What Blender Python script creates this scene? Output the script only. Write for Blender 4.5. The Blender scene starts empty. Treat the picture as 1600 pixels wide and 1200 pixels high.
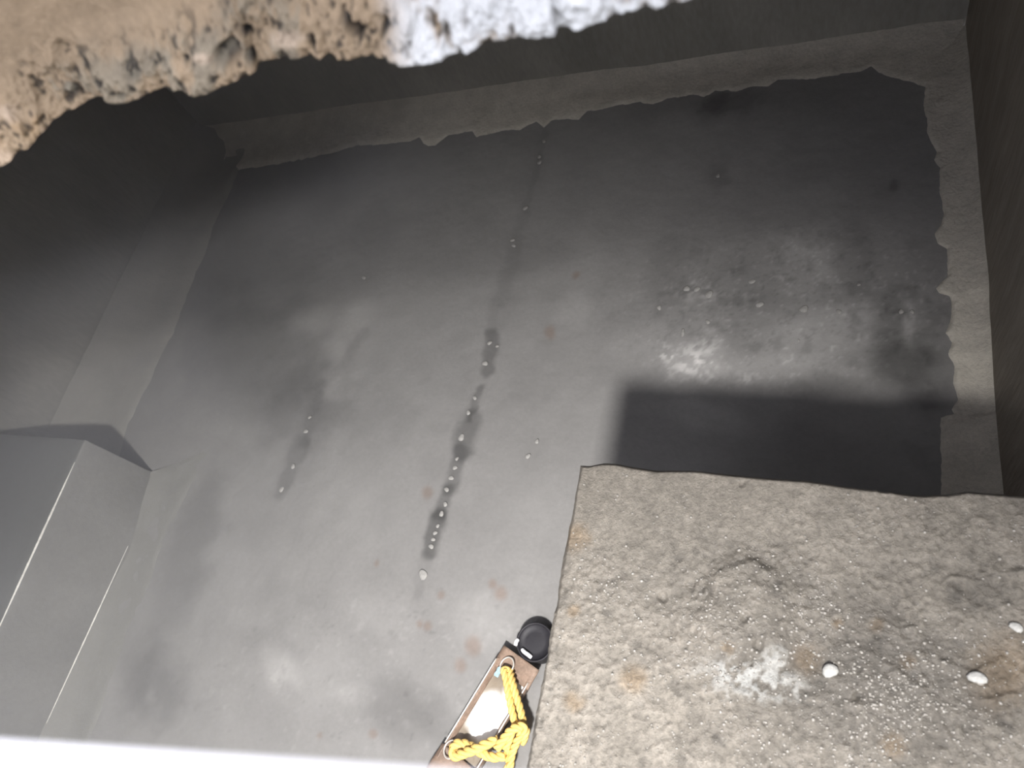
import bpy, math, random
import numpy as np
from mathutils import Matrix, Vector
random.seed(4)
sc = bpy.context.scene
COL = sc.collection

# ------------------------------------------------------------------ camera
CAM_H = 3.2
FOC = 1185.0
HAZE = 0.10
_d = np.array([470, 650, 1185.]); _d /= np.linalg.norm(_d)
_v = np.array([541, -2551, 1185.]); _v -= (_v @ _d) * _d; _v /= np.linalg.norm(_v)
_x = np.cross(_v, -_d)
ROT = np.array([_x, _v, -_d])            # world = ROT @ (right, down, forward)
cam_data = bpy.data.cameras.new('camera')
cam = bpy.data.objects.new('camera', cam_data); COL.objects.link(cam)
cam_data.sensor_width = 36; cam_data.lens = FOC * 36 / 1600
M = ROT @ np.diag([1, -1, -1])
m4 = Matrix([[M[i][j] for j in range(3)] + [0] for i in range(3)] + [[0, 0, 0, 1]])
m4.translation = Vector((0, 0, CAM_H))
cam.matrix_world = m4
cam_data.clip_start = 0.02
cam_data.dof.use_dof = True
cam_data.dof.focus_distance = 2.6
cam_data.dof.aperture_fstop = 0.02666 / 0.006 
sc.camera = cam

# ------------------------------------------------------------------ light and exposure
sc.view_settings.view_transform = 'Standard'
sc.view_settings.look = 'None'
sc.view_settings.gamma = 1
sc.view_settings.use_curve_mapping = False
sc.view_settings.exposure = 0.0
world = bpy.data.worlds.new('world'); sc.world = world; world.use_nodes = True
bg = world.node_tree.nodes['Background']
bg.inputs[0].default_value = (0.90, 0.90, 1.0, 1); bg.inputs[1].default_value = 3.6
# daylight falling steeply through the broken opening
LP = Vector((0.128, -1.247, 4.3))
ld = bpy.data.lights.new('daylight_through_hatch', 'SPOT')
ld.energy = 2200; ld.shadow_soft_size = 0.13; ld.color = (1.0, 0.975, 0.94)
ld.spot_size = math.radians(87); ld.spot_blend = 1.0
lo = bpy.data.objects.new('daylight_through_hatch', ld); COL.objects.link(lo)
lo.location = LP
lo.rotation_euler = (Vector((-1.35, -0.75, 0)) - LP).to_track_quat('-Z', 'Y').to_euler()

# ------------------------------------------------------------------ helpers
def up(px, py, z=0.0):
    r = ROT @ np.array([px - 800, py - 600, FOC]); t = (z - CAM_H) / r[2]
    return r * t + np.array([0, 0, CAM_H])
def pj(P):
    c = (P - np.array([0, 0, CAM_H])) @ ROT
    return 800 + FOC * c[..., 0] / c[..., 2], 600 + FOC * c[..., 1] / c[..., 2]
def _hash(ix, iy, seed):
    h = (ix.astype(np.int64) * 374761393 + iy.astype(np.int64) * 668265263 + seed * 974634777) & 0xffffffff
    h = ((h ^ (h >> 13)) * 1274126177) & 0xffffffff
    h = h ^ (h >> 16)
    return (h & 0xffff) / 65535.0
def vnoise(x, y, seed=0):
    ix = np.floor(x); iy = np.floor(y); fx = x - ix; fy = y - iy
    fx = fx * fx * (3 - 2 * fx); fy = fy * fy * (3 - 2 * fy)
    a = _hash(ix, iy, seed); b = _hash(ix + 1, iy, seed); c = _hash(ix, iy + 1, seed); d = _hash(ix + 1, iy + 1, seed)
    return (a * (1 - fx) + b * fx) * (1 - fy) + (c * (1 - fx) + d * fx) * fy
def fbm(x, y, f, octv=5, seed=0, gain=.5):
    s = 0; a = 1; t = 0
    x = np.asarray(x, float); y = np.asarray(y, float)
    for k in range(octv):
        s = s + a * vnoise(x * f + k * 17.3, y * f - k * 9.1, seed + k); t += a; a *= gain; f *= 2.03
    return s / t * 2 - 1                                  # about -1..1
def smooth(e0, e1, v):
    t = np.clip((v - e0) / (e1 - e0), 0, 1); return t * t * (3 - 2 * t)
def seg_dist(X, Y, pts):
    best = np.full(X.shape, 1e9)
    for (ax, ay), (bx, by) in zip(pts[:-1], pts[1:]):
        dx, dy = bx - ax, by - ay; L = dx * dx + dy * dy + 1e-9
        t = np.clip(((X - ax) * dx + (Y - ay) * dy) / L, 0, 1)
        best = np.minimum(best, np.hypot(X - ax - t * dx, Y - ay - t * dy))
    return best
def blob(X, Y, cx, cy, rx, ry, ang=0, soft=.5, warp=None):
    c, s = math.cos(math.radians(ang)), math.sin(math.radians(ang))
    u = ((X - cx) * c + (Y - cy) * s) / rx; v = (-(X - cx) * s + (Y - cy) * c) / ry
    r = np.sqrt(u * u + v * v)
    if warp is not None: r = r + warp
    return 1 - smooth(1 - soft, 1 + soft, r)

def finish(o, smooth_on=True):
    if smooth_on: o.data.polygons.foreach_set('use_smooth', [True] * len(o.data.polygons))
    return o
def mesh_obj(name, verts, faces, mat=None, parent=None, smooth_on=True, col=None, rgh=None):
    me = bpy.data.meshes.new(name); me.from_pydata([tuple(map(float, v)) for v in verts], [], [tuple(map(int, f)) for f in faces]); me.update()
    o = bpy.data.objects.new(name, me); COL.objects.link(o)
    if mat: me.materials.append(mat)
    if parent: o.parent = parent
    if col is not None: set_attr(me, col, rgh)
    return finish(o, smooth_on)
def set_attr(me, col, rgh=None):
    a = me.color_attributes.new('tint', 'FLOAT_COLOR', 'POINT')
    c = np.ones((len(me.vertices), 4), np.float32); c[:, :3] = np.asarray(col).reshape(-1, 3)[:len(c)]
    if rgh is not None: c[:, 3] = np.asarray(rgh).ravel()
    a.data.foreach_set('color', c.ravel())
def grid_faces(ny, nx, off=0, flip=False):
    i = np.arange(ny - 1)[:, None] * nx + np.arange(nx - 1)[None, :] + off
    f = np.stack([i, i + 1, i + nx + 1, i + nx], -1).reshape(-1, 4)
    return f[:, ::-1] if flip else f
def grid_obj(name, P, mat, col=None, rgh=None, parent=None, flip=False):
    ny, nx = P.shape[:2]
    F = grid_faces(ny, nx, 0, flip)
    me = bpy.data.meshes.new(name)
    me.vertices.add(ny * nx); me.vertices.foreach_set('co', P.astype(np.float32).ravel())
    me.loops.add(F.size); me.loops.foreach_set('vertex_index', F.ravel().astype(np.int32))
    me.polygons.add(len(F)); me.polygons.foreach_set('loop_start', (np.arange(len(F)) * 4).astype(np.int32))
    me.update(calc_edges=True); me.validate()
    o = bpy.data.objects.new(name, me); COL.objects.link(o); me.materials.append(mat)
    if parent: o.parent = parent
    if col is not None: set_attr(me, col, rgh)
    return finish(o)
def tag(o, label=None, cat=None, group=None, kind=None):
    if label: o['label'] = label
    if cat: o['category'] = cat
    if group: o['group'] = group
    if kind: o['kind'] = kind
    return o
def tube(name, pts, rad, mat, parent=None, seg=10, closed=False, caps=True):
    pts = [Vector(p) for p in pts]; n = len(pts); V = []; F = []
    rads = rad if isinstance(rad, (list, tuple)) else [rad] * n
    nrm = None
    for i, p in enumerate(pts):
        if closed: t = pts[(i + 1) % n] - pts[i - 1]
        else: t = pts[min(i + 1, n - 1)] - pts[max(i - 1, 0)]
        t.normalize()
        if nrm is None:
            nrm = t.orthogonal().normalized()
        nrm = (nrm - t * nrm.dot(t)).normalized(); b = t.cross(nrm)
        for k in range(seg):
            a = 2 * math.pi * k / seg
            V.append(p + (nrm * math.cos(a) + b * math.sin(a)) * rads[i])
    for i in range(n if closed else n - 1):
        j = (i + 1) % n
        for k in range(seg):
            F.append((i * seg + k, i * seg + (k + 1) % seg, j * seg + (k + 1) % seg, j * seg + k))
    if caps and not closed:
        F.append(tuple(range(seg))[::-1]); F.append(tuple((n - 1) * seg + k for k in range(seg)))
    return mesh_obj(name, V, F, mat, parent)
def catmull(pts, sub=8):
    pts = [Vector(p) for p in pts]; out = []
    P = [pts[0] * 2 - pts[1]] + pts + [pts[-1] * 2 - pts[-2]]
    for i in range(1, len(P) - 2):
        for k in range(sub):
            t = k / sub; a, b, c, d = P[i - 1], P[i], P[i + 1], P[i + 2]
            out.append(.5 * ((2 * b) + (c - a) * t + (2 * a - 5 * b + 4 * c - d) * t * t + (3 * b - 3 * c + d - a) * t ** 3))
    out.append(pts[-1]); return out

# ------------------------------------------------------------------ materials
def material(name, base=(.3, .3, .3), rough=.8, attr=False, spec=.4, metal=0., n1=(6, .12), n2=(60, .10), bump=(90, .002), bump2=None, stretch=None, rough_var=0.):
    m = bpy.data.materials.new(name); m.use_nodes = True
    nt = m.node_tree; N = nt.nodes; L = nt.links
    b = N['Principled BSDF']; b.inputs['Metallic'].default_value = metal
    b.inputs['Specular IOR Level'].default_value = spec; b.inputs['Roughness'].default_value = rough
    tc = N.new('ShaderNodeTexCoord'); mp = N.new('ShaderNodeMapping'); L.new(tc.outputs['Object'], mp.inputs[0])
    if stretch: mp.inputs['Scale'].default_value = stretch
    cur = None
    if attr:
        at = N.new('ShaderNodeAttribute'); at.attribute_name = 'tint'; cur = at.outputs['Color']
    def noise(scale, detail=6, rgh=.6):
        n = N.new('ShaderNodeTexNoise'); n.inputs['Scale'].default_value = scale; n.inputs['Detail'].default_value = detail
        n.inputs['Roughness'].default_value = rgh; L.new(mp.outputs[0], n.inputs['Vector']); return n.outputs[0]
    for sc_, amp in (n1, n2):
        mr = N.new('ShaderNodeMapRange'); mr.inputs[1].default_value = .25; mr.inputs[2].default_value = .75
        mr.inputs[3].default_value = 1 - amp; mr.inputs[4].default_value = 1 + amp
        L.new(noise(sc_), mr.inputs[0])
        mx = N.new('ShaderNodeVectorMath'); mx.operation = 'MULTIPLY'
        if cur is None: mx.inputs[0].default_value = base
        else: L.new(cur, mx.inputs[0])
        L.new(mr.outputs[0], mx.inputs[1]); cur = mx.outputs[0]
    L.new(cur, b.inputs['Base Color'])
    if attr or rough_var:
        mr = N.new('ShaderNodeMapRange'); mr.inputs[1].default_value = .35; mr.inputs[2].default_value = .65
        mr.inputs[3].default_value = -rough_var; mr.inputs[4].default_value = rough_var
        L.new(noise(14), mr.inputs[0])
        ad = N.new('ShaderNodeMath'); ad.operation = 'ADD'; ad.use_clamp = True; L.new(mr.outputs[0], ad.inputs[0])
        if attr: L.new(at.outputs['Alpha'], ad.inputs[1])
        else: ad.inputs[1].default_value = rough
        L.new(ad.outputs[0], b.inputs['Roughness'])
    prev = None
    for bb in (bump, bump2):
        if not bb: continue
        bp = N.new('ShaderNodeBump'); bp.inputs['Strength'].default_value = 1.0; bp.inputs['Distance'].default_value = bb[1]
        L.new(noise(bb[0], 8, .65), bp.inputs['Height'])
        if prev is not None: L.new(prev, bp.inputs['Normal'])
        prev = bp.outputs[0]
    if prev is not None: L.new(prev, b.inputs['Normal'])
    return m
MT = {}
MT['floor'] = material('floor_screed', attr=True, spec=.25, n1=(3.5, .07), n2=(45, .06), bump=(70, .0012), rough_var=.05)
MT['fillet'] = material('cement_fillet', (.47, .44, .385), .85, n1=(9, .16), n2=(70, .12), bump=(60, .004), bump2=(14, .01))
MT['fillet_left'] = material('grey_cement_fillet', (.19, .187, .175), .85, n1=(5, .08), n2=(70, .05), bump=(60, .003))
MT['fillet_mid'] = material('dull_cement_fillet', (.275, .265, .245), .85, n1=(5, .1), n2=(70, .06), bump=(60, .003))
MT['slab'] = material('wet_rough_concrete', attr=True, spec=.45, n1=(12, .16), n2=(130, .32), bump=(260, .0028), bump2=(95, .0024), rough_var=.10)
MT['wall'] = material('wall_plaster', (.27, .26, .235), .8, n1=(2.5, .2), n2=(40, .1), bump=(30, .003), stretch=(1, 1, .35))
MT['wall_right'] = material('wall_plaster_brown', (.25, .22, .185), .75, n1=(5, .22), n2=(30, .16), bump=(25, .004), stretch=(1, 1.6, .25))
MT['rim'] = material('rim_broken_masonry', attr=True, spec=.3, n1=(10, .12), n2=(120, .15), bump=(160, .0015), bump2=(45, .0012), rough_var=.05)
MT['roof'] = material('roof_concrete', (.22, .2, .17), .9, n1=(4, .15), n2=(50, .1))
MT['bench'] = material('bench_concrete', (.165, .162, .155), .85, n1=(3, .15), n2=(40, .08), bump=(50, .003))
MT['bench_top'] = material('bench_top_dark', (.10, .102, .097), .85, n1=(3, .12), n2=(40, .08), bump=(50, .003))  # top faces darker than the bench sides
MT['chalk'] = material('chipped_pale_edge', (.75, .74, .70), .7, n1=(9, .25), n2=(80, .2), bump=(60, .003))
MT['pebble'] = material('pale_pebble', (.30, .292, .28), .8, spec=.15, n1=(60, .2), n2=(300, .1), bump=(300, .001))
MT['whitestone'] = material('white_stone', (.27, .268, .255), .6, n1=(60, .2), n2=(200, .15), bump=(200, .002))
MT['rust'] = material('rusty_sheet_metal', (.20, .14, .105), .6, n1=(16, .35), n2=(90, .25), bump=(80, .002), rough_var=.1)
MT['wire'] = material('bright_wire', (.78, .74, .68), .35, metal=.5, n1=(20, .1), n2=(90, .1), bump=(200, .0004))
MT['glare'] = material('tin_painted_glare', attr=True, spec=.5, n1=(18, .10), n2=(70, .06), bump=(50, .002), rough_var=.05)
MT['rope'] = material('yellow_rope', (.70, .48, .15), .8, n1=(30, .15), n2=(260, .2), bump=(400, .001))
MT['black'] = material('black_plastic', (.016, .015, .019), .6, n1=(20, .2), n2=(90, .1), bump=(40, .001))
MT['glint'] = material('white_glint', (.92, .92, .95), .25, metal=.2, n1=(20, .05), n2=(90, .05), bump=(90, .0005))
MT['bluerag'] = material('pale_blue_rag', (.30, .45, .55), .9, n1=(60, .2), n2=(200, .1), bump=(200, .002))
MT['white_pipe'] = material('white_plastic', (.92, .92, .94), .45, n1=(5, .02), n2=(30, .02), bump=(30, .0003))

# ------------------------------------------------------------------ tank floor
XL, XR, YB, YF = -4.42, 0.615, 3.69, -1.9
g = 0.011
xs = np.arange(XL - .02, XR + .03, g); ys = np.arange(YF - .02, YB + .03, g)
X, Y = np.meshgrid(xs, ys)
Z = np.zeros_like(X)
PX, PY = pj(np.stack([X, Y, Z], -1))
w = fbm(X, Y, 7, 5, 3); w2 = fbm(X, Y, 22, 4, 11); w3 = fbm(X, Y, 2.2, 4, 23)
WX = PX + 14 * w + 6 * w2; WY = PY + 14 * fbm(X, Y, 7, 5, 31) + 6 * w2
lum = 0.205 * (1 + .10 * w3 + .07 * w)
rgh = np.full_like(X, .78)
def stain_or_light(mask, amt, r=None):
    global lum, rgh
    lum = lum * (1 + amt * mask)
    if r is not None: rgh = rgh * (1 - mask) + r * mask
# wet joint lines with their dark halo
for pts, wd, amt in (([(768, 522), (760, 580)], 10, -.36), ([(750, 606), (733, 655)], 6, -.34), ([(736, 655), (722, 705)], 16, -.42),
                     ([(722, 705), (704, 765)], 11, -.36), ([(700, 765), (686, 805)], 9, -.38), ([(686, 805), (671, 862)], 12, -.50), ([(665, 870), (652, 925)], 10, -.10),
                     ([(472, 690), (438, 770)], 11, -.24), ([(502, 600), (474, 690)], 8, -.14), ([(575, 520), (500, 610)], 7, -.12),
                     ([(850, 200), (822, 330)], 5, -.12), ([(822, 330), (780, 470)], 9, -.10), ([(775, 470), (765, 525)], 7, -.08)):
    d = seg_dist(PX + 5 * w + 5 * w2, PY + 5 * w, pts)
    stain_or_light(1 - smooth(wd * .55, wd * 1.5, d), amt, .6)
# broad stains, with some sunlight and shadow painted in: centre, radii, angle, amount
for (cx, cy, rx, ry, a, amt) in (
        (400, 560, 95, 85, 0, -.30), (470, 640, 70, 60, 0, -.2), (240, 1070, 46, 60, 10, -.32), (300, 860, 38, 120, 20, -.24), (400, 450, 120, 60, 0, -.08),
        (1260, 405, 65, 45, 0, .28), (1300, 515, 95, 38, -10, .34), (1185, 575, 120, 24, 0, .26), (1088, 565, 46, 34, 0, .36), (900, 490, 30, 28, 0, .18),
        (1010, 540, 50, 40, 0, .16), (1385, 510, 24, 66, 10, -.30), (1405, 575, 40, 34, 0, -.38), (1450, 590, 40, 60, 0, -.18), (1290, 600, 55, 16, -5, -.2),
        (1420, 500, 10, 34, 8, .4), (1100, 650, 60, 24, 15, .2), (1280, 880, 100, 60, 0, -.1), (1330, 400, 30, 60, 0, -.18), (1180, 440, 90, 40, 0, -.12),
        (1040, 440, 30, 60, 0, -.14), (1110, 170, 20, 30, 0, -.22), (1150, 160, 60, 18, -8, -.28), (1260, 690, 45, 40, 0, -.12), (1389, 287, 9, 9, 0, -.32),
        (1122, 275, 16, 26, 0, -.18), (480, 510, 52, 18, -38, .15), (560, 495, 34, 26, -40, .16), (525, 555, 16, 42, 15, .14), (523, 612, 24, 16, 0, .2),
        (440, 1050, 26, 42, -15, .22), (455, 1085, 14, 14, 0, -.12), (510, 1060, 90, 50, 0, .12), (600, 960, 60, 30, 20, .12), (760, 970, 45, 40, 0, .14),  # sunlit patch at lower centre painted into the floor colour
        (560, 1085, 40, 14, 0, .1), (620, 1110, 46, 66, -30, -.24), (690, 1130, 34, 60, -30, -.2), (420, 1005, 70, 18, 15, -.08), (240, 1085, 10, 14, 0, .24), (580, 640, 60, 60, 0, -.07), (680, 700, 30, 50, 0, -.07)):  # diffuse cast shadow left of the trough painted in as darker blobs
    stain_or_light(blob(WX, WY, cx, cy, rx, ry, a, .55, .35 * w), amt)
# aggregate showing on the right side
sp = fbm(X, Y, 55, 3, 77)
zone = blob(PX, PY, 1250, 480, 270, 120, 0, .5)
stain_or_light(smooth(.35, .62, sp) * zone, .3); stain_or_light(smooth(.3, .6, -sp) * zone, -.2)
stain_or_light(smooth(.1, .5, fbm(X, Y, 16, 4, 55)) * zone, -.2)
zone2 = blob(PX, PY, 640, 1060, 360, 150, 0, .6)
stain_or_light(smooth(.3, .6, fbm(X, Y, 30, 4, 91)) * zone2, .14); stain_or_light(smooth(.42, .7, fbm(X, Y, 26, 4, 92)) * zone2, -.18)
for cx, cy, rx_, ry_ in ((1062, 568, 22, 26), (1098, 560, 22, 40), (1035, 545, 20, 20), (1170, 590, 14, 10), (1090, 455, 40, 16)):
    stain_or_light(blob(WX, WY, cx, cy, rx_, ry_, 0, .6) * smooth(-.1, .25, fbm(X, Y, 38, 4, 66)), .45)
# ragged dark outline along the fillets
edge = np.minimum(X * 0 + (.46 - X + .03 * w), (3.36 - Y + .05 * w))
stain_or_light(smooth(-.1, .0, .40 - X) * (1 - smooth(.0, .16, .40 - X + .06 * w)) * smooth(1.0, 1.6, Y + .3 * w) * (1 - smooth(1.9, 2.4, Y)) * smooth(-.1, .3, fbm(X, Y, 9, 4, 8)), -.26)
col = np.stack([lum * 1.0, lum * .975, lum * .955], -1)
# rust coloured specks
for cx, cy, r in ((668, 770, 8), (668, 978, 6), (655, 975, 5), (783, 926, 9), (770, 912, 6), (583, 1148, 6), (500, 1148, 4), (690, 930, 5), (740, 1010, 12), (720, 1040, 9), (590, 880, 4), (900, 430, 5), (860, 520, 8)):
    mk = blob(PX + 3 * w2, PY + 3 * w, cx, cy, r, r * 1.2, 0, .6)[..., None]
    col = col * (1 - mk * (1 - np.array([.9, .78, .72])))
Zf = .006 * w3 + .0022 * w + .0016 * w2 + .004 * np.maximum(sp - .3, 0) * zone
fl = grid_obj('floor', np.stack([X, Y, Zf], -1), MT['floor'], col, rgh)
tag(fl, kind='structure')

# ------------------------------------------------------------------ walls
def wall(name, ax, c, a0, a1, z1, mat, n=60, flip=False):
    u = np.linspace(a0, a1, n * 2); z = np.linspace(-.03, z1, n)
    U, ZZ = np.meshgrid(u, z)
    off = .012 * fbm(U, ZZ, 1.3, 4, hash(name) % 7) if False else .012 * fbm(U, ZZ, 1.3, 4, len(name))
    P = np.stack([U, np.full_like(U, c) + off, ZZ], -1) if ax == 'y' else np.stack([np.full_like(U, c) + off, U, ZZ], -1)
    o = grid_obj(name, P, mat, flip=flip); tag(o, kind='structure')
    md = o.modifiers.new('thick', 'SOLIDIFY'); md.thickness = .15; md.offset = -1
    return o
ROOF0, ROOF1 = 2.80, 2.98
wall('wall_back', 'y', YB + .03, XL - .1, XR + .1, ROOF0, MT['wall'])
wall('wall_right', 'x', XR + .03, YF - .1, YB + .1, ROOF0, MT['wall_right'], flip=True)
wall('wall_left', 'x', XL - .03, YF - .1, YB + .1, ROOF0, MT['wall'])
wall('wall_front', 'y', YF - .03, XL - .1, XR + .1, ROOF0, MT['wall'], flip=True)

# ------------------------------------------------------------------ cement fillets along the foot of the walls
def interp(t, pts):
    a = np.array(pts, float); a = a[np.argsort(a[:, 0])]; return np.interp(t, a[:, 0], a[:, 1])
def fillet(name, along, n, foot, inner, hgt, seed, axis, mat='fillet'):
    # foot(t): coordinate of the wall foot; inner(t): coordinate of the ragged inner edge
    t = np.linspace(along[0], along[1], n); m = 16
    ft = foot(t); inn = inner(t)
    P = np.zeros((m, n, 3))
    for j in range(m):
        s = j / (m - 1)
        zz = (.0035 if mat == 'fillet_left' else .0075) + (.005 if name == 'trim_2' else 0) * smooth(0, .12, np.array(s)) + hgt * max(0, (s - .35) / .65) ** 2.2
        if j == 0: zz = -.01 if name == 'trim_2' else .0
        c = inn + (ft - inn) * s
        zz = zz + .006 * fbm(t, c, 9, 4, seed) * (1 if j else 0)
        P[j, :, 0], P[j, :, 1] = (t, c) if axis == 'x' else (c, t)
        P[j, :, 2] = zz
    o = grid_obj(name, P, MT[mat]); tag(o, kind='structure'); return o
back_in = [up(px, py)[:2] for px, py in ((100, 330), (250, 290), (330, 272), (430, 257), (520, 240), (560, 228), (640, 222), (655, 214), (662, 226), (680, 228), (700, 212), (738, 204), (745, 214), (780, 205), (812, 202), (838, 190), (850, 200), (862, 188), (905, 186), (918, 174), (960, 166), (1000, 160), (1020, 163), (1050, 152), (1082, 148), (1100, 152), (1118, 143), (1150, 145), (1180, 136), (1200, 136), (1215, 125), (1260, 124), (1310, 117), (1345, 112), (1362, 106), (1380, 118), (1420, 128), (1445, 136))]
right_in = [up(px, py)[:2] for px, py in ((1443, 134), (1440, 165), (1446, 192), (1444, 205), (1452, 225), (1462, 238), (1457, 250), (1466, 262), (1466, 300), (1473, 335), (1468, 352), (1458, 364), (1463, 380), (1478, 388), (1479, 432), (1470, 440), (1461, 450), (1467, 458), (1483, 462), (1487, 478), (1483, 505), (1476, 520), (1486, 535), (1480, 552), (1489, 572), (1488, 600), (1494, 625), (1484, 640), (1488, 648), (1466, 652), (1465, 700), (1468, 740), (1466, 790), (1464, 860))]
jit = lambda t, s, a, f=14: a * fbm(t, t * 0 + s, f, 4, s)
YF_FOOT = YB + .06
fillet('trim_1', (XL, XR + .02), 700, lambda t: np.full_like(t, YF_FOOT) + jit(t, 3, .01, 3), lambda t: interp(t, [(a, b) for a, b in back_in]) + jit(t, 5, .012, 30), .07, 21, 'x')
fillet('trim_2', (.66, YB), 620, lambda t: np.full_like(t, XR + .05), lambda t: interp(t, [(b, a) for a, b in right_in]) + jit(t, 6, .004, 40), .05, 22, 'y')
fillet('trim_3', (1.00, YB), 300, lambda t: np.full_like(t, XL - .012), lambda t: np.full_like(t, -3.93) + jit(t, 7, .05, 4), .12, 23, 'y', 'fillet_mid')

# ------------------------------------------------------------------ low bench at the left wall
bx, by0, bh = -3.585, .960, .50
bench = bpy.data.objects.new('concrete_bench', None); COL.objects.link(bench); bench.location = (0, 0, 0)
tag(bench, 'low grey concrete bench against the left wall with a chipped pale edge', 'bench')
def bench_mesh():
    us = np.arange(YF + .02, by0 + .001, .02)
    prof = [(XL + .005, .0), (XL + .005, bh)] + [(XL + .005 + (bx - XL) * k / 12, bh) for k in range(1, 12)] + \
           [(bx - .012, bh), (bx - .003, bh - .004), (bx, bh - .014)] + [(bx + .012 * (1 - k / 10), bh * k / 10) for k in range(9, -1, -1)]
    P = np.zeros((len(prof), len(us) + 2, 3))
    for i, (a, z) in enumerate(prof):
        P[i, :-2, 0] = a; P[i, :-2, 1] = us; P[i, :-2, 2] = z
    nz = .006 * fbm(P[..., 0] + P[..., 2], P[..., 1], 8, 4, 5)
    P[..., 0] += .3 * nz * (P[..., 0] > XL + .1); P[..., 2] += nz * (P[..., 2] > .1)
    ff = np.interp(P[..., 1], [-1.8, -.355, .518, by0 - .01, by0], [-.02, -.012, .056, .006, 0])
    P[..., 0] += ff * np.clip(1 - P[..., 2] / bh, 0, 1) * (P[..., 0] > bx - .02)
    P[:, -2] = P[:, -3]; P[:, -2, 1] += .006; P[:, -2, 2] *= .995
    P[:, -1] = P[:, -2]; P[:, -1, 0] = (bx + XL) / 2; P[:, -1, 2] = np.minimum(P[:, -1, 2], bh / 2)
    return P
body = grid_obj('body', bench_mesh(), MT['bench'], parent=bench)
body.data.materials.append(MT['bench_top'])
for p_ in body.data.polygons:
    if p_.center.z > bh - .02 and p_.center.x < bx - .006: p_.material_index = 1
a = up(118, 722, bh); b = up(-30, 1030, bh)
yy = np.linspace(a[1], b[1], 60)
e1 = tube('worn_edge', [(bx - .002, y, bh - .003) for y in yy], [.0015 +   .0042 * max(0, math.sin(math.pi * (i / 59) ** .8)) * (.7 + .5 * random.random()) for i in range(60)], MT['chalk'], bench, 6)
tag(e1, 'bright chipped line along the top edge')
q0, q1_ = np.array([bx + .066, .535, .030]), np.array([bx + .003, -.40, .030])
e2 = tube('foot_line', [tuple(q0 + (q1_ - q0) * i / 59) for i in range(60)], [.001 + .003 * math.sin(math.pi * i / 59) * (.7 + .5 * random.random()) for i in range(60)], MT['chalk'], bench, 6)
tag(e2, 'thin pale line along the foot')
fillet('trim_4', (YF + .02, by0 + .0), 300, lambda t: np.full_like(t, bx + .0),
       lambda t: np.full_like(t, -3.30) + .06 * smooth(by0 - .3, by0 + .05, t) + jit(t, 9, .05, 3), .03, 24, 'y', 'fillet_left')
t4 = bpy.data.objects['trim_4']; end_ = up(312, 700)
for v in t4.data.vertices:
    q_ = smooth(by0 - .35, by0, np.array(v.co.y)) * min(1, max(0, (v.co.x - bx) / (-3.24 - bx)))
    v.co.y += float(q_) * (end_[1] - by0)

# ------------------------------------------------------------------ big concrete plinth at the lower right
HS = 1.5
left_e = [up(px, py, HS)[:2] for px, py in ((906, 721), (898, 765), (893, 800), (879, 870), (868, 940), (855, 1010), (846, 1060), (834, 1120), (820, 1200), (800, 1310))]
back_e = [up(px, py, HS)[:2] for px, py in ((903, 724), (925, 720), (945, 721), (975, 727), (1010, 732), (1070, 732), (1120, 738), (1180, 744), (1250, 749), (1330, 760), (1400, 768), (1440, 771), (1475, 769), (1505, 764), (1540, 767), (1600, 772), (1700, 780))]
nx, ny = 380, 400
U, V = np.meshgrid(np.linspace(0, 1, nx), np.linspace(0, 1, ny))
y0, x1 = -.62, XR - .002
yb = interp(np.linspace(-.58, x1, nx), [tuple(p) for p in back_e])
Yg = y0 + (yb[None, :] - y0) * V
xl = interp(Yg[:, 0], [(p[1], p[0]) for p in left_e])
Xg = xl[:, None] + (x1 - xl[:, None]) * U
Xg[:, 0] += .003 * fbm(Yg[:, 0], Yg[:, 0] * 0, 30, 3, 2); 
PXs, PYs = pj(np.stack([Xg, Yg, Xg * 0 + HS], -1))
n1 = fbm(Xg, Yg, 9, 5, 41); n2 = fbm(Xg, Yg, 40, 4, 42, .6); n3 = fbm(Xg, Yg, 3, 3, 43)
n4 = fbm(Xg, Yg, 90, 2, 44)
rough_zone = smooth(760, 950, PYs + .12 * (PXs - 900) + 60 * n1)
Zg = HS + .006 * n3 + .004 * n1 * (.4 + rough_zone) + .0016 * n2 * (.3 + rough_zone) + .0030 * n4 * (.12 + rough_zone)
# mound with a broken collar
mx = PXs + 10 * n1; my = PYs + 10 * n2
rr = np.hypot((mx - 1165) / 78, (my - 975) / 98)
Zg += .020 * (1 - smooth(.55, 1.25, rr)) + .007 * np.exp(-((rr - .92) / .10) ** 2) * smooth(20, -50, my - 925)
Zg -= .012 * blob(mx, my, 1165, 1040, 55, 30, 0, .5)
# crater pits
for cx, cy, r, dp in ((1035, 930, 7, .012), (1165, 967, 6, .012), (1185, 1008, 8, .012), (1148, 1038, 8, .012), (1170, 1032, 8, .01), (1105, 895, 6, .008), (1078, 912, 7, .01), (1113, 998, 6, .008), (1337, 1090, 6, .01), (1217, 965, 6, .007), (1380, 770, 8, .006), (1160, 755, 5, .006), (1345, 1085, 5, .008), (1050, 990, 8, .006), (1085, 990, 6, .007)):
    Zg -= .7 * dp * blob(PXs + 3 * n2, PYs + 3 * n1, cx, cy, r, r * 1.1, 0, .5)
# ridges at right
for pts, hgt in (([(1478, 903), (1530, 903), (1600, 893)], .009), ([(1535, 1093), (1600, 1086)], .012), ([(1350, 960), (1410, 985), (1440, 975)], .006), ([(1470, 1030), (1520, 1050), (1560, 1035)], .008), ([(1360, 1020), (1460, 1090), (1480, 1160)], .006), ([(1360, 745), (1375, 775), (1392, 770)], .008)):
    Zg += .5 * hgt * np.exp(-(seg_dist(PXs + 8 * n1, PYs + 8 * n2, pts) / 5) ** 2)
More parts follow.
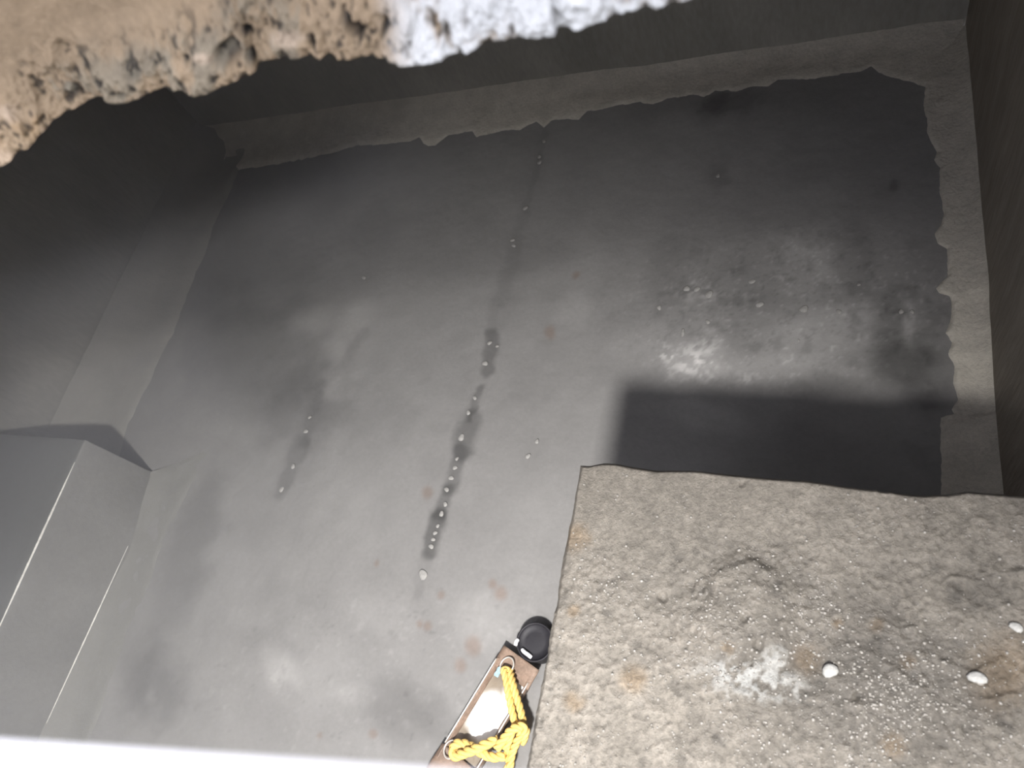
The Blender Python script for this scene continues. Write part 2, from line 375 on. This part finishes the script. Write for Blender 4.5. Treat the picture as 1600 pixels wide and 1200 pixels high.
# rounded arris
ed = np.minimum(Xg - xl[:, None], yb[None, :] - Yg)
Zg -= .012 * (1 - smooth(0, .010, ed)) 
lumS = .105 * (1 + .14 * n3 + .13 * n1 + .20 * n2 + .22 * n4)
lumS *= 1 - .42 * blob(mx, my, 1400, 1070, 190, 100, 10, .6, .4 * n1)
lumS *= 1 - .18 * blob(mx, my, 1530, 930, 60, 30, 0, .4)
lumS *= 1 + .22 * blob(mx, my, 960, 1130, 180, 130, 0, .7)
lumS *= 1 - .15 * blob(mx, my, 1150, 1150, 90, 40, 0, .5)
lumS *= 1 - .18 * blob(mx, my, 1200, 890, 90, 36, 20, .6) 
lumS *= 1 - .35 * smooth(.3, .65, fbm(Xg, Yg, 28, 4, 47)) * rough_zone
white = np.clip(blob(mx, my, 1170, 1060, 75, 26, 8, .6, .5 * n2) * smooth(-.25, .25, n4 + n2), 0, 1)
white = np.maximum(white, .8 * blob(mx, my, 1205, 1035, 20, 22, 0, .5, .8 * n2) * smooth(-.3, .2, n4))
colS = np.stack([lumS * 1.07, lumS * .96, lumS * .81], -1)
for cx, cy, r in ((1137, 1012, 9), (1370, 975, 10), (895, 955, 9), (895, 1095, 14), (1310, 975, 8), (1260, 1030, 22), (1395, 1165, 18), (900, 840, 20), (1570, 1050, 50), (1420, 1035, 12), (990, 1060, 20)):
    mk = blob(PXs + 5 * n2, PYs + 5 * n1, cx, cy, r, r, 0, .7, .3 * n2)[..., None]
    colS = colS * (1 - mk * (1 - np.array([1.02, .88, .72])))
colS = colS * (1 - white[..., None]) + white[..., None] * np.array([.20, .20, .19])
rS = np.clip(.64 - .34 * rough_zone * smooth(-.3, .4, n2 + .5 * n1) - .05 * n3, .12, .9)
# wrap down the sides to the floor
P = np.stack([Xg, Yg, Zg], -1)
def ring(A, fn):
    B = A.copy(); fn(B); return B
def wrap(P, arr, isP):
    out = P if isP else arr
    f0 = out[:1].copy(); f1 = out[-1:].copy()
    if isP: f0[..., 2] = .0; f1[..., 2] = .0
    out = np.concatenate([f0, out, f1], 0)
    s0 = out[:, :1].copy(); s1 = out[:, -1:].copy()
    if isP: s0[..., 2] = .0; s1[..., 2] = .0
    return np.concatenate([s0, out, s1], 1)
Pw = wrap(P, None, True); colW = wrap(None, colS, False); rW = wrap(None, rS[..., None], False)[..., 0]
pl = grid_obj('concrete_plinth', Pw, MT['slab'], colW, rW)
tag(pl, 'massive rough wet concrete plinth with flat top filling the lower right corner', 'concrete block')

# ------------------------------------------------------------------ beads of water, added for the glints on the wet plinth
MT['water'] = material('added_water_bead', (.16, .15, .135), .12, spec=.8, n1=(60, .2), n2=(300, .2), bump=None)
def beads():
    rnd = random.Random(12); V = []; F = []; cnt = 0
    while cnt < 2600:
        i = rnd.randrange(4, ny - 4); k = rnd.randrange(4, nx - 4)
        px, py = PXs[i, k], PYs[i, k]
        w_ = .06 + 1.0 * math.exp(-((px - 1190) / 190) ** 2 - ((py - 1000) / 110) ** 2) + .7 * math.exp(-((px - 1400) / 180) ** 2 - ((py - 1120) / 90) ** 2) + .35 * math.exp(-((px - 950) / 60) ** 2 - ((py - 900) / 50) ** 2) + .5 * math.exp(-((px - 1200) / 260) ** 2 - ((py - 1170) / 50) ** 2)
        w_ *= .3 + 1.2 * max(0, n1[i, k] + .3)
        if py > 1215 or rnd.random() > w_: continue
        cnt += 1
        r = .0013 + .0026 * rnd.random() ** 3; z = Zg[i, k] + r * .1; b0 = len(V); el = .7 + .6 * rnd.random(); rot = rnd.random() * 3.14
        for th in (1.45, 1.0, .5):
            for q in range(8):
                a = q * math.pi / 4; u = math.cos(a) * el; v = math.sin(a)
                V.append((Xg[i, k] + r * math.sin(th) * (u * math.cos(rot) - v * math.sin(rot)), Yg[i, k] + r * math.sin(th) * (u * math.sin(rot) + v * math.cos(rot)), z + r * .9 * math.cos(th)))
        V.append((Xg[i, k], Yg[i, k], z + r * .9))
        for t in range(2):
            for q in range(8):
                F.append((b0 + t * 8 + q, b0 + t * 8 + (q + 1) % 8, b0 + (t + 1) * 8 + (q + 1) % 8, b0 + (t + 1) * 8 + q))
        for q in range(8): F.append((b0 + 16 + q, b0 + 16 + (q + 1) % 8, b0 + 24))
    return mesh_obj('added_water_beads', V, F, MT['water'])
tag(beads(), 'added beads of water for the glints on the wet rough plinth top', 'water', None, 'stuff')

# ------------------------------------------------------------------ small stones
def stone(name, px, py, r_px, z, mat, flat=.45, label=None, cat='stone', group=None, seed=0, squeeze=1.0):
    c = up(px, py, z); dist = np.linalg.norm(c - np.array([0, 0, CAM_H])); r = r_px * dist / FOC * .96
    rnd = random.Random(seed); V = []; F = []; ns, nr = 12, 6
    for i in range(nr + 1):
        th = math.pi * i / nr
        for k in range(ns):
            ph = 2 * math.pi * k / ns
            q = r * (1 + .16 * math.sin(2 * ph + seed) + .08 * math.sin(3 * ph + seed * 2) + .06 * (rnd.random() - .5))
            V.append((q * squeeze * math.sin(th) * math.cos(ph), q * math.sin(th) * math.sin(ph), r * flat * math.cos(th)))
    for i in range(nr):
        for k in range(ns):
            F.append((i * ns + k, i * ns + (k + 1) % ns, (i + 1) * ns + (k + 1) % ns, (i + 1) * ns + k)[::-1])
    o = mesh_obj(name, V, F, mat); o.location = (c[0], c[1], z + r * flat * .35)
    tag(o, label, cat, group); return o
G1 = 'pale pebbles in the dark wet joint of the floor'
for i, (px, py, r) in enumerate(((765, 536, 4), (777, 541, 3), (758, 568, 5), (742, 622, 3.6), (732, 645, 4), (721, 684, 6), (714, 717, 3.2), (711, 731, 4), (705, 747, 4.4),
                                 (698, 765, 4.2), (696, 788, 4), (690, 803, 4.4), (684, 822, 3.2), (680, 833, 3.6), (677, 843, 3.6), (674, 854, 4.4))):
    stone('pebble', px, py, r, .003, MT['pebble'], .35, 'small pale round pebble sitting in the dark wet line of the middle floor', 'pebble', G1, i)
stone('pebble', 661, 898, 8, .003, MT['floor_peb'] if 'floor_peb' in MT else MT['pebble'], .18, 'wide flat pale disc of stone just below the lower end of the wet line', 'pebble', None, 41)
G2 = 'faint pale pebbles in the line running up to the back wall'
for i, (px, py, r) in enumerate(((850, 221, 3.4), (843, 245, 3.6), (843, 254, 3.6), (821, 325, 4.6), (801, 375, 4), (803, 384, 3.6))):
    stone('pebble', px, py, r, .003, MT['pebble'], .3, 'faint small pebble in the broken line leading up to the back wall', 'pebble', G2, 60 + i)
G3 = 'pebbles in the short dark streak left of the middle'
for i, (px, py, r) in enumerate(((458, 729, 4), (440, 765, 4.5), (484, 652, 3), (478, 674, 4), (569, 434, 4))):
    stone('pebble', px, py, r, .003, MT['pebble'], .3, 'dim pebble in the left streak across the hazy floor', 'pebble', G3, 80 + i)
G4 = 'pale stones bedded in the floor before the plinth'
for i, (px, py, r, s) in enumerate(((1108, 460, 6.5, 1), (1089, 452, 5, 1), (1073, 451, 6, .8), (1030, 481, 5, .7), (1106, 503, 4, 1), (1067, 520, 7, .5), (1256, 483, 6, 1.2), (1187, 476, 5, 1.2),
                                 (1408, 487, 5, .6), (1425, 487, 4, .7), (1311, 487, 4, 1), (1248, 532, 3, .6), (1122, 275, 3.6, 1), (1175, 440, 4, 1.4), (1342, 445, 2.4, 1))):
    stone('floor_stone', px, py, r, .002, MT['pebble'], .28, 'pale stone bedded in the stained floor beyond the plinth', 'stone', G4, 100 + i, s)
stone('white_pebble', 839, 690, 4, .003, MT['pebble'], .4, 'upper of two pale specks on clear floor right of the wet line', 'pebble', None, 5)
stone('white_pebble', 825, 713, 4.6, .003, MT['pebble'], .4, 'lower of two pale specks on clear floor right of the wet line', 'pebble', None, 6)
stone('white_stone', 1297, 1048, 11, HS + .004, MT['whitestone'], .5, 'white stone on the plinth just right of the broken mound', 'stone', None, 7, .9)
stone('white_stone', 1527, 1059, 9, HS + .004, MT['whitestone'], .5, 'white stone near the right edge of the plinth top', 'stone', None, 8, 1.2)
stone('white_stone', 1588, 980, 7, HS + .004, MT['whitestone'], .4, 'small pale stone at the far right of the plinth', 'stone', None, 9, 1.1)

# ------------------------------------------------------------------ roof with the broken opening
sil = [(-330, 560), (-220, 470), (-150, 400), (-100, 335), (-40, 290), (0, 262), (12, 252), (25, 240), (45, 232), (60, 212), (72, 205), (85, 187), (100, 178), (120, 172), (135, 162), (150, 153), (158, 153), (175, 159), (198, 161), (220, 153), (245, 144), (262, 138), (282, 139), (290, 147), (305, 150), (330, 143), (355, 136), (380, 125), (398, 116), (404, 100), (425, 97), (440, 91), (470, 92), (500, 92), (512, 84), (522, 90), (532, 100), (550, 97), (575, 95), (615, 94), (630, 104), (650, 102), (655, 93), (690, 95), (700, 85), (730, 82), (765, 67), (790, 64), (820, 54), (850, 54), (867, 54), (872, 41), (900, 42), (945, 35), (960, 22), (1000, 14), (1040, 8), (1060, 5), (1080, -3), (1150, -22), (1250, -40), (1400, -60)]
Wp = np.array([up(px, py, ROOF0)[:2] for px, py in sil])
sl = np.concatenate([[0], np.cumsum(np.hypot(*np.diff(Wp, axis=0).T))])
n = 1100
ss = np.linspace(0, sl[-1], n)
rx = np.interp(ss, sl, Wp[:, 0]); ry = np.interp(ss, sl, Wp[:, 1])
spx = np.interp(ss, sl, [p[0] for p in sil])
kern = np.ones(161) / 161
sx = np.convolve(np.pad(rx, 80, 'edge'), kern, 'valid'); sy = np.convolve(np.pad(ry, 80, 'edge'), kern, 'valid')
tx = np.gradient(sx); ty = np.gradient(sy); tl = np.hypot(tx, ty) + 1e-9
ox, oy = -ty / tl, tx / tl                    # outwards, away from the opening
m = 190
P = np.zeros((m, n, 3)); 
for j in range(m):
    s = j / (m - 1)
    k = min(1, s / .30); k = k * k * (3 - 2 * k)  # ragged at the foot, smooth above
    bxx = rx * (1 - k) + sx * k; byy = ry * (1 - k) + sy * k
    if s < .8:
        q = s / .8; z = ROOF0 + (ROOF1 - ROOF0) * q; o_ = .035 * k + .05 * q
    else:
        q = (s - .8) / .2; z = ROOF1 + .01 * math.sin(q * 1.5); o_ = .085 + .45 * q * q + .02 * q
    P[j, :, 0] = bxx + ox * o_; P[j, :, 1] = byy + oy * o_; P[j, :, 2] = z
A = np.broadcast_to(ss, (m, n)); B = np.broadcast_to((np.arange(m) / (m - 1) * .22)[:, None], (m, n))
r1 = fbm(A, B, 45, 4, 61, .6); r2 = fbm(A, B, 120, 3, 62, .6); r3 = fbm(A, B, 12, 4, 63)
foot = 1 - smooth(.025, .055, B + .02 * r3); foot2 = (1 - smooth(.0, .012, B))
amp = (.0085 * r1 * (.08 + foot) + .0065 * r2 * (.06 + foot) + .006 * r3) * (1 - .2 * foot2)
lumR = .128 * (1 + .12 * r3 + .06 * r1); 
cR = np.stack([lumR * 1.34, lumR * 1.0, lumR * .64], -1)
# pits and cracks, shade painted in as dark colour, keyed on silhouette pixel column / height up the face
rpx, rpy = pj(P)
def rmask(cx, cy, rx_, ry_, ang=0, soft=.5): return blob(rpx + 4 * r1 , rpy + 5 * r2, cx, cy, rx_, ry_, ang, soft)
for (cx, cy, a_, b_, an, dp) in ((355, 88, 16, 20, 30, .028), (380, 55, 9, 9, 0, .012), (388, 95, 8, 12, 0, .014), (543, 42, 9, 24, -28, .03), (553, 52, 10, 9, 0, .02), (596, 52, 5, 20, 8, .03), (486, 66, 6, 10, 0, .010), (290, 95, 5, 6, 0, .008), (260, 95, 6, 8, 0, .008), (210, 115, 10, 8, 0, .008), (200, 98, 4, 5, 0, .008), (110, 145, 14, 12, 0, .008), (190, 150, 8, 5, 0, .01)):
    mk = rmask(cx, cy, a_, b_, an); amp = amp - .5 * dp * mk; cR = cR * (1 - .96 * mk[..., None])
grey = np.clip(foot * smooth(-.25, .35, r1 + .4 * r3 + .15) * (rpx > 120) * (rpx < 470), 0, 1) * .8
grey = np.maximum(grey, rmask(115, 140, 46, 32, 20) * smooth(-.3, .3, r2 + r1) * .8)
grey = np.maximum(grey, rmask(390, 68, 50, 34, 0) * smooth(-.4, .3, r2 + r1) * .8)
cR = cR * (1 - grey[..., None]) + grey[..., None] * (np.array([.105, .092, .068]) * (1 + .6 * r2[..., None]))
dk = smooth(.18, .42, -r2) * foot * .8; cR = cR * (1 - dk[..., None])  # shade in the recesses of the crumbly foot, put into the colour
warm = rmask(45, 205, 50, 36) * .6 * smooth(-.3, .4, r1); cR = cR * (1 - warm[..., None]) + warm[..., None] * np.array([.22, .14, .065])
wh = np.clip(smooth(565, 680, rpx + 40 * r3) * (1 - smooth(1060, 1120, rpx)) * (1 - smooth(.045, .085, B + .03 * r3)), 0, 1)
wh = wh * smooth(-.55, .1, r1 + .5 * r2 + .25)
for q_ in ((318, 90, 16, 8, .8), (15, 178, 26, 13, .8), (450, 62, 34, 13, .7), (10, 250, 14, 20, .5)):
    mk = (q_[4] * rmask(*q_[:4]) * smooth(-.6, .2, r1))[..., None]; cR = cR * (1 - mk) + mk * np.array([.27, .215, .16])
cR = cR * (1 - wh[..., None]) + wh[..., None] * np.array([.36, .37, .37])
P[..., 0] -= ox * amp; P[..., 1] -= oy * amp; P[..., 2] += .5 * r2 * .003
# underside row running back from the foot
und = P[0].copy(); und[:, 0] += ox * .03; und[:, 1] += oy * .03; und[:, 2] += .004
und2 = P[0].copy(); und2[:, 0] += ox * .30; und2[:, 1] += oy * .30; und2[:, 2] += .0
Pf = np.concatenate([und2[None], und[None], P], 0); cF = np.concatenate([cR[:1], cR[:1], cR], 0)
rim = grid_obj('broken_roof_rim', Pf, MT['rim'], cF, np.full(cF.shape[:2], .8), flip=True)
tag(rim, kind='structure'); rim.name = 'ceiling_rim'
# the rest of the roof: plates around the hatch (outer boundary to rim)
outer = [(XL - .2, YF - .2), (XL - .2, YB + .2), (XR + .6, YB + .2), (XR + .6, YF - .2)]
step = 22
inner = [(float(rx[i] + ox[i] * .12), float(ry[i] + oy[i] * .12)) for i in range(0, n, step)]
hole = inner + [(XR + .02, inner[-1][1]), (XR + .02, -1.75), (-1.7, -1.75), (-1.7, inner[0][1] - .3)]
import bmesh
bm = bmesh.new()
def loop(pts, z): 
    vs = [bm.verts.new((p[0], p[1], z)) for p in pts]
    return vs, [bm.edges.new((vs[i], vs[(i + 1) % len(vs)])) for i in range(len(vs))]
_, ea = loop(outer, ROOF0 + .005); _, eb = loop(hole, ROOF0 + .005)
r_ = bmesh.ops.triangle_fill(bm, edges=ea + eb, use_beauty=True)
ex = bmesh.ops.extrude_face_region(bm, geom=list(bm.faces))
for v in [g_ for g_ in ex['geom'] if isinstance(g_, bmesh.types.BMVert)]: v.co.z = ROOF1 - .005
bmesh.ops.recalc_face_normals(bm, faces=bm.faces)
me = bpy.data.meshes.new('ceiling'); bm.to_mesh(me); bm.free()
ro = bpy.data.objects.new('ceiling', me); COL.objects.link(ro); me.materials.append(MT['roof']); tag(ro, kind='structure')

# ------------------------------------------------------------------ white pipe across the hatch
pz = ROOF1 + .018
pa = up(0, 1166, pz); pb = up(560, 1207, pz); dr = (pb - pa) / np.linalg.norm(pb - pa)
perp = np.array([dr[1], -dr[0], 0.])
R_P = .0175
pa = pa + perp * R_P * .9
p0 = pa + dr * ((-1.85 - pa[0]) / dr[0]); p1 = pa + dr * ((XR + .25 - pa[0]) / dr[0])
L_ = 40
pipe = tube('plastic_pipe', [tuple(p0 + (p1 - p0) * i / L_) for i in range(L_ + 1)], R_P, MT['white_pipe'], seg=32)
tag(pipe, 'bright white plastic pipe crossing the bottom left corner close to the viewer', 'pipe')

# ------------------------------------------------------------------ rusty tin trough with wire rims
TZ = .085
tr = bpy.data.objects.new('tin_trough', None); COL.objects.link(tr)
tag(tr, 'rusty tin trough with wire rims and white sun glare painted on its bottom beside the plinth', 'tin trough')
A_ = up(696, 1160, TZ); B_ = up(776, 1029, TZ); C_ = up(828, 1063, TZ)
u_ = (B_ - A_); Lw = np.linalg.norm(u_); u_ /= Lw
v_ = np.array([u_[1], -u_[0], 0.]); Wd = float((C_ - A_) @ v_)
org = A_.copy(); org[2] = 0
tr.location = tuple(org)
def T(a, b, z): return tuple(np.array(u_) * a + v_ * b + np.array([0, 0, z]))
E0, E1 = -.10, Lw + .046
# body: tapered pan with flanged ends
def pan():
    V = []; F = []
    na, nb = 40, 16
    rows = []
    # cross section across width from outer left bottom over rim, inside, to outer right bottom
    sec = [(0.012, .004), (0.004, TZ * .5), (0, TZ), (.004, TZ + .002), (.008, TZ), (.012, TZ * .5), (.022, .016), (.04, .010)]
    sec = sec + [(Wd - b, z) for b, z in sec[::-1]]
    As = np.linspace(E0 + .04, E1 - .04, na)
    for a in As:
        rows.append([T(a, b + .0015 * math.sin(a * 60 + b * 40), z) for b, z in sec])
    ncol = len(sec)
    for r in rows: V += r
    for i in range(na - 1):
        for k in range(ncol):
            k2 = (k + 1) % ncol
            F.append((i * ncol + k, i * ncol + k2, (i + 1) * ncol + k2, (i + 1) * ncol + k))
    return V, F
V_, F_ = pan()
mesh_obj('pan', V_, F_, MT['rust'], tr)
def slab_part(name, a0, a1, b0, b1, z0, z1, mat, z0b=None, z1b=None, parent=tr, na=10, nb=10, crumple=.003, seed=1):
    # a bent sheet from end a0 to a1, with thickness
    V = []; F = []
    for s in (0, 1):
        for i in range(na + 1):
            for k in range(nb + 1):
                a = a0 + (a1 - a0) * i / na; b = b0 + (b1 - b0) * k / nb
                z = z0 + (z1 - z0) * i / na + float(fbm(np.array(a), np.array(b), 14, 3, seed)) * crumple
                V.append(T(a, b, z - .005 * s))
    N_ = (na + 1) * (nb + 1)
    for i in range(na):
        for k in range(nb):
            q = i * (nb + 1) + k
            F.append((q, q + 1, q + nb + 2, q + nb + 1)); F.append((N_ + q + nb + 1, N_ + q + nb + 2, N_ + q + 1, N_ + q))
    per = [k for k in range(nb + 1)] + [i * (nb + 1) + nb for i in range(1, na + 1)] + [na * (nb + 1) + k for k in range(nb - 1, -1, -1)] + [i * (nb + 1) for i in range(na - 1, 0, -1)]
    for i in range(len(per)):
        a, b = per[i], per[(i + 1) % len(per)]; F.append((a, N_ + a, N_ + b, b))
    return mesh_obj(name, V, F, mat, parent)
slab_part('end_flap', E1 - .075, E1 + .015, -.004, Wd + .012, TZ - .01, TZ + .006, MT['rust'], crumple=.012, seed=3)
slab_part('end_flap', E0 - .03, -.01, -.012, Wd + .004, TZ + .004, TZ - .012, MT['rust'], crumple=.012, seed=5)
# tan tin bottom; the white core is sun reflection painted in
nn = 60
aa, bb = np.meshgrid(np.linspace(E0 + .045, E1 - .045, nn), np.linspace(.0125, Wd - .0125, nn))
q1 = fbm(aa, bb, 12, 4, 15)
tt = (aa - E0) / (E1 - E0)
core = blob(aa + .03 * q1, bb + .03 * q1, .17, Wd * .56, .105, .085, 0, .28)
core = np.maximum(core, .8 * blob(aa, bb, .30, Wd * .80, .08, .05, 0, .5, .3 * q1))
cm = np.array([.20, .165, .125]) * (1 + .25 * q1[..., None])
cm = cm * (1 - smooth(.70, .95, tt)[..., None] * .45)
cm = cm * (1 - core[..., None]) + core[..., None] * np.array([.93, .93, .92])
Pm = np.array([[T(aa[i, k], bb[i, k], .052 + .002 * q1[i, k]) for k in range(nn)] for i in range(nn)])
mb = grid_obj('glare_bottom', Pm, MT['glare'], cm, .45 + 0 * aa, parent=tr, flip=True); mb['label'] = 'tan metal with white sun glare painted in'
# wires
w1 = tube('rim_wire', [T(a, .0, TZ + .004) for a in np.linspace(0, Lw + .0, 20)], .0032, MT['wire'], tr, 8)
w2 = tube('rim_wire', [T(a, Wd, TZ + .004) for a in np.linspace(-.06, Lw - .005, 20)], .0028, MT['wire'], tr, 8)
# ring handles
def ring_h(px, py, r, tilt, z):
    c = up(px, py, z) - org; pts = []
    for k in range(28):
        a = 2 * math.pi * k / 28
        pts.append(tuple(c + r * (math.cos(a) * u_ + math.sin(a) * (v_ * math.cos(tilt) + np.array([0, 0, 1]) * math.sin(tilt)))))
    return tube('ring_handle', pts, .0032, MT['wire'], tr, 8, closed=True)
ring_h(792, 1040, .034, .35, TZ + .022); ring_h(704, 1171, .034, .35, TZ + .022)
# blue rag
def rag():
    c = up(780, 1050, TZ + .0) - org; V = []; F = []
    for s in (0, 1):
        for i in range(7):
            for k in range(5):
                x_ = (i - 3) * .007; y_ = (k - 2) * .0055 * (1 - .1 * abs(i - 3)); 
                V.append(tuple(c + u_ * x_ + v_ * y_ + np.array([0, 0, .012 + .006 * math.sin(i * 1.7 + k) - .006 * s])))
    for i in range(6):
        for k in range(4):
            q = i * 5 + k; F.append((q, q + 1, q + 6, q + 5)); F.append((35 + q + 5, 35 + q + 6, 35 + q + 1, 35 + q))
    o = mesh_obj('blue_rag', [tuple(np.array(p) + org) for p in V], F, MT['bluerag']); return o
tag(rag(), 'scrap of pale blue rag caught beside the upper ring of the tin trough', 'rag')

# ------------------------------------------------------------------ yellow rope: twisted strands
rope = bpy.data.objects.new('yellow_rope', None); COL.objects.link(rope); rope.location = tuple(org)
tag(rope, 'knotted yellow twisted rope tied between the two rings of the tin trough', 'rope')
def rp(name, pix, z, r):
    pts = [Vector(tuple(up(a, b, (z if not isinstance(z, (list, tuple)) else z[i])) - org)) for i, (a, b) in enumerate(pix)]
    path = catmull(pts, 14)
    V = []; F = []; seg = 6; n_ = len(path)
    L = [0]
    for i in range(1, n_): L.append(L[-1] + (path[i] - path[i - 1]).length)
    nrm = None; frames = []
    for i in range(n_):
        t = (path[min(i + 1, n_ - 1)] - path[max(i - 1, 0)]).normalized()
        if nrm is None: nrm = t.orthogonal().normalized()
        nrm = (nrm - t * nrm.dot(t)).normalized(); frames.append((nrm.copy(), t.cross(nrm)))
    for st in range(3):
        base = len(V)
        for i in range(n_):
            a = 2 * math.pi * (st / 3 + L[i] / (r * 5.5)); nn_, bb_ = frames[i]
            c = path[i] + (nn_ * math.cos(a) + bb_ * math.sin(a)) * r * .5
            for k in range(seg):
                q = 2 * math.pi * k / seg; V.append(c + (nn_ * math.cos(q) + bb_ * math.sin(q)) * r * .62)
        for i in range(n_ - 1):
            for k in range(seg):
                F.append((base + i * seg + k, base + i * seg + (k + 1) % seg, base + (i + 1) * seg + (k + 1) % seg, base + (i + 1) * seg + k))
        F.append(tuple(base + k for k in range(seg))[::-1]); F.append(tuple(base + (n_ - 1) * seg + k for k in range(seg)))
    return mesh_obj(name, V, F, MT['rope'], rope)
zt = TZ + .03
rp('strand', [(799, 1050), (788, 1047), (791, 1062), (795, 1085), (800, 1110), (806, 1136)], [zt - .01, zt + .01, zt + .02, zt + .03, zt + .03, zt + .03], .0145)
rp('strand', [(797, 1046), (800, 1062), (806, 1085), (813, 1108), (819, 1133), (822, 1142), (818, 1158)], [zt - .01, zt + .02, zt + .03, zt + .03, zt + .035, zt + .05, zt + .02], .0145)
rp('knot', [(816, 1160), (819, 1145), (818, 1136), (808, 1136), (796, 1144), (786, 1156), (776, 1170)], [zt + .02, zt + .05, zt + .07, zt + .07, zt + .06, zt + .05, zt + .04], .0165)
rp('knot', [(797, 1199), (800, 1178), (808, 1158), (814, 1146), (809, 1138), (801, 1142), (795, 1158), (790, 1172)], [zt, zt + .02, zt + .045, zt + .05, zt + .05, zt + .05, zt + .03, zt + .02], .0145)
rp('strand', [(778, 1156), (762, 1162), (745, 1170), (728, 1176), (712, 1181), (708, 1174), (710, 1165)], [zt + .03, zt + .035, zt + .04, zt + .035, zt + .02, zt + .01, zt], .019)
rp('strand', [(790, 1181), (770, 1183), (756, 1178), (742, 1170), (728, 1163), (714, 1162), (708, 1168)], [zt + .02, zt + .02, zt + .02, zt + .012, zt + .01, zt + .01, zt + .005], .0175)
rp('loose_end', [(798, 1170), (797, 1185), (794, 1205), (788, 1235), (790, 1262)], [zt + .02, zt, zt - .02, zt - .04, .02], .018)

# ------------------------------------------------------------------ black can by the upper end of the trough
CH = .11
can = bpy.data.objects.new('black_can', None); COL.objects.link(can)
cc = up(835, 1003, CH); cc[2] = 0; can.location = tuple(cc)
tag(can, 'shiny black round can half hidden between tin trough and plinth', 'can')
def lathe(name, prof, mat, parent, seg=40, loc=(0, 0, 0)):
    V = []; F = []
    for r, z in prof:
        for k in range(seg):
            a = 2 * math.pi * k / seg; V.append((loc[0] + r * math.cos(a), loc[1] + r * math.sin(a), loc[2] + z))
    for i in range(len(prof) - 1):
        for k in range(seg):
            F.append((i * seg + k, i * seg + (k + 1) % seg, (i + 1) * seg + (k + 1) % seg, (i + 1) * seg + k))
    F.append(tuple(range(seg))[::-1]); F.append(tuple((len(prof) - 1) * seg + k for k in range(seg)))
    return mesh_obj(name, V, F, mat, parent)
RC = .079
lathe('body', [(RC * .86, .004), (RC * .92, .012), (RC * .94, CH - .018), (RC, CH - .014), (RC, CH - .002), (RC * .95, CH), (RC * .90, CH - .004), (RC * .86, CH - .014), (RC * .5, CH - .011), (.005, CH - .011)], MT['black'], can)
c1 = up(823, 1021, CH + .004) - cc; c2 = up(807, 1004, CH + .004) - cc  # two glints on the black can, built as pale solid bars
h = tube('clip', catmull([tuple(c1 + np.array([-.022, .012, -.002])), tuple(c1 + np.array([-.008, .003, .006])), tuple(c1 + np.array([.008, -.004, .006])), tuple(c1 + np.array([.022, -.012, -.002]))], 5), .0085, MT['glint'], can, 10)
h['label'] = 'white glint on the can, built as a bright bar'
h = tube('rim_glint', catmull([tuple(c2 + np.array([.002, .012, -.004])), tuple(c2 + np.array([0, .003, .003])), tuple(c2 + np.array([-.003, -.010, -.002]))], 5), .0085, MT['glint'], can, 10)
h['label'] = 'small white glint on the can, built as a bright bar'

# ------------------------------------------------------------------ thin mist hanging in the left of the tank
hm = bpy.data.materials.new('mist'); hm.use_nodes = True
N = hm.node_tree.nodes; Lk = hm.node_tree.links; N.remove(N['Principled BSDF'])
vs = N.new('ShaderNodeVolumeScatter'); vs.inputs['Color'].default_value = (.92, .93, 1, 1); vs.inputs['Anisotropy'].default_value = .0
geo = N.new('ShaderNodeNewGeometry'); sp_ = N.new('ShaderNodeSeparateXYZ'); Lk.new(geo.outputs['Position'], sp_.inputs[0])
mr = N.new('ShaderNodeMapRange'); mr.inputs[1].default_value = -.7; mr.inputs[2].default_value = -2.6; mr.inputs[3].default_value = 0; mr.inputs[4].default_value = HAZE
Lk.new(sp_.outputs[0], mr.inputs[0]); 
nz = N.new('ShaderNodeTexNoise'); nz.inputs['Scale'].default_value = 1.1; nz.inputs['Detail'].default_value = 2; Lk.new(geo.outputs['Position'], nz.inputs['Vector'])
m2 = N.new('ShaderNodeMapRange'); m2.inputs[1].default_value = .35; m2.inputs[2].default_value = .65; m2.inputs[3].default_value = .4; m2.inputs[4].default_value = 1.6; Lk.new(nz.outputs[0], m2.inputs[0])
mu = N.new('ShaderNodeMath'); mu.operation = 'MULTIPLY'; Lk.new(mr.outputs[0], mu.inputs[0]); Lk.new(m2.outputs[0], mu.inputs[1])
Lk.new(mu.outputs[0], vs.inputs['Density']); Lk.new(vs.outputs[0], N['Material Output'].inputs['Volume'])
bm = bmesh.new(); bmesh.ops.create_cube(bm, size=1)
for v in bm.verts:
    v.co = Vector(((-4.38 if v.co.x < 0 else -.72), (YF + .05 if v.co.y < 0 else YB - .05), (.56 if v.co.z < 0 else 2.65)))
me = bpy.data.meshes.new('mist'); bm.to_mesh(me); bm.free(); me.materials.append(hm)
mo = bpy.data.objects.new('mist', me); COL.objects.link(mo)
tag(mo, 'thin grey mist hanging over the left side of the tank floor', 'mist', None, 'stuff')
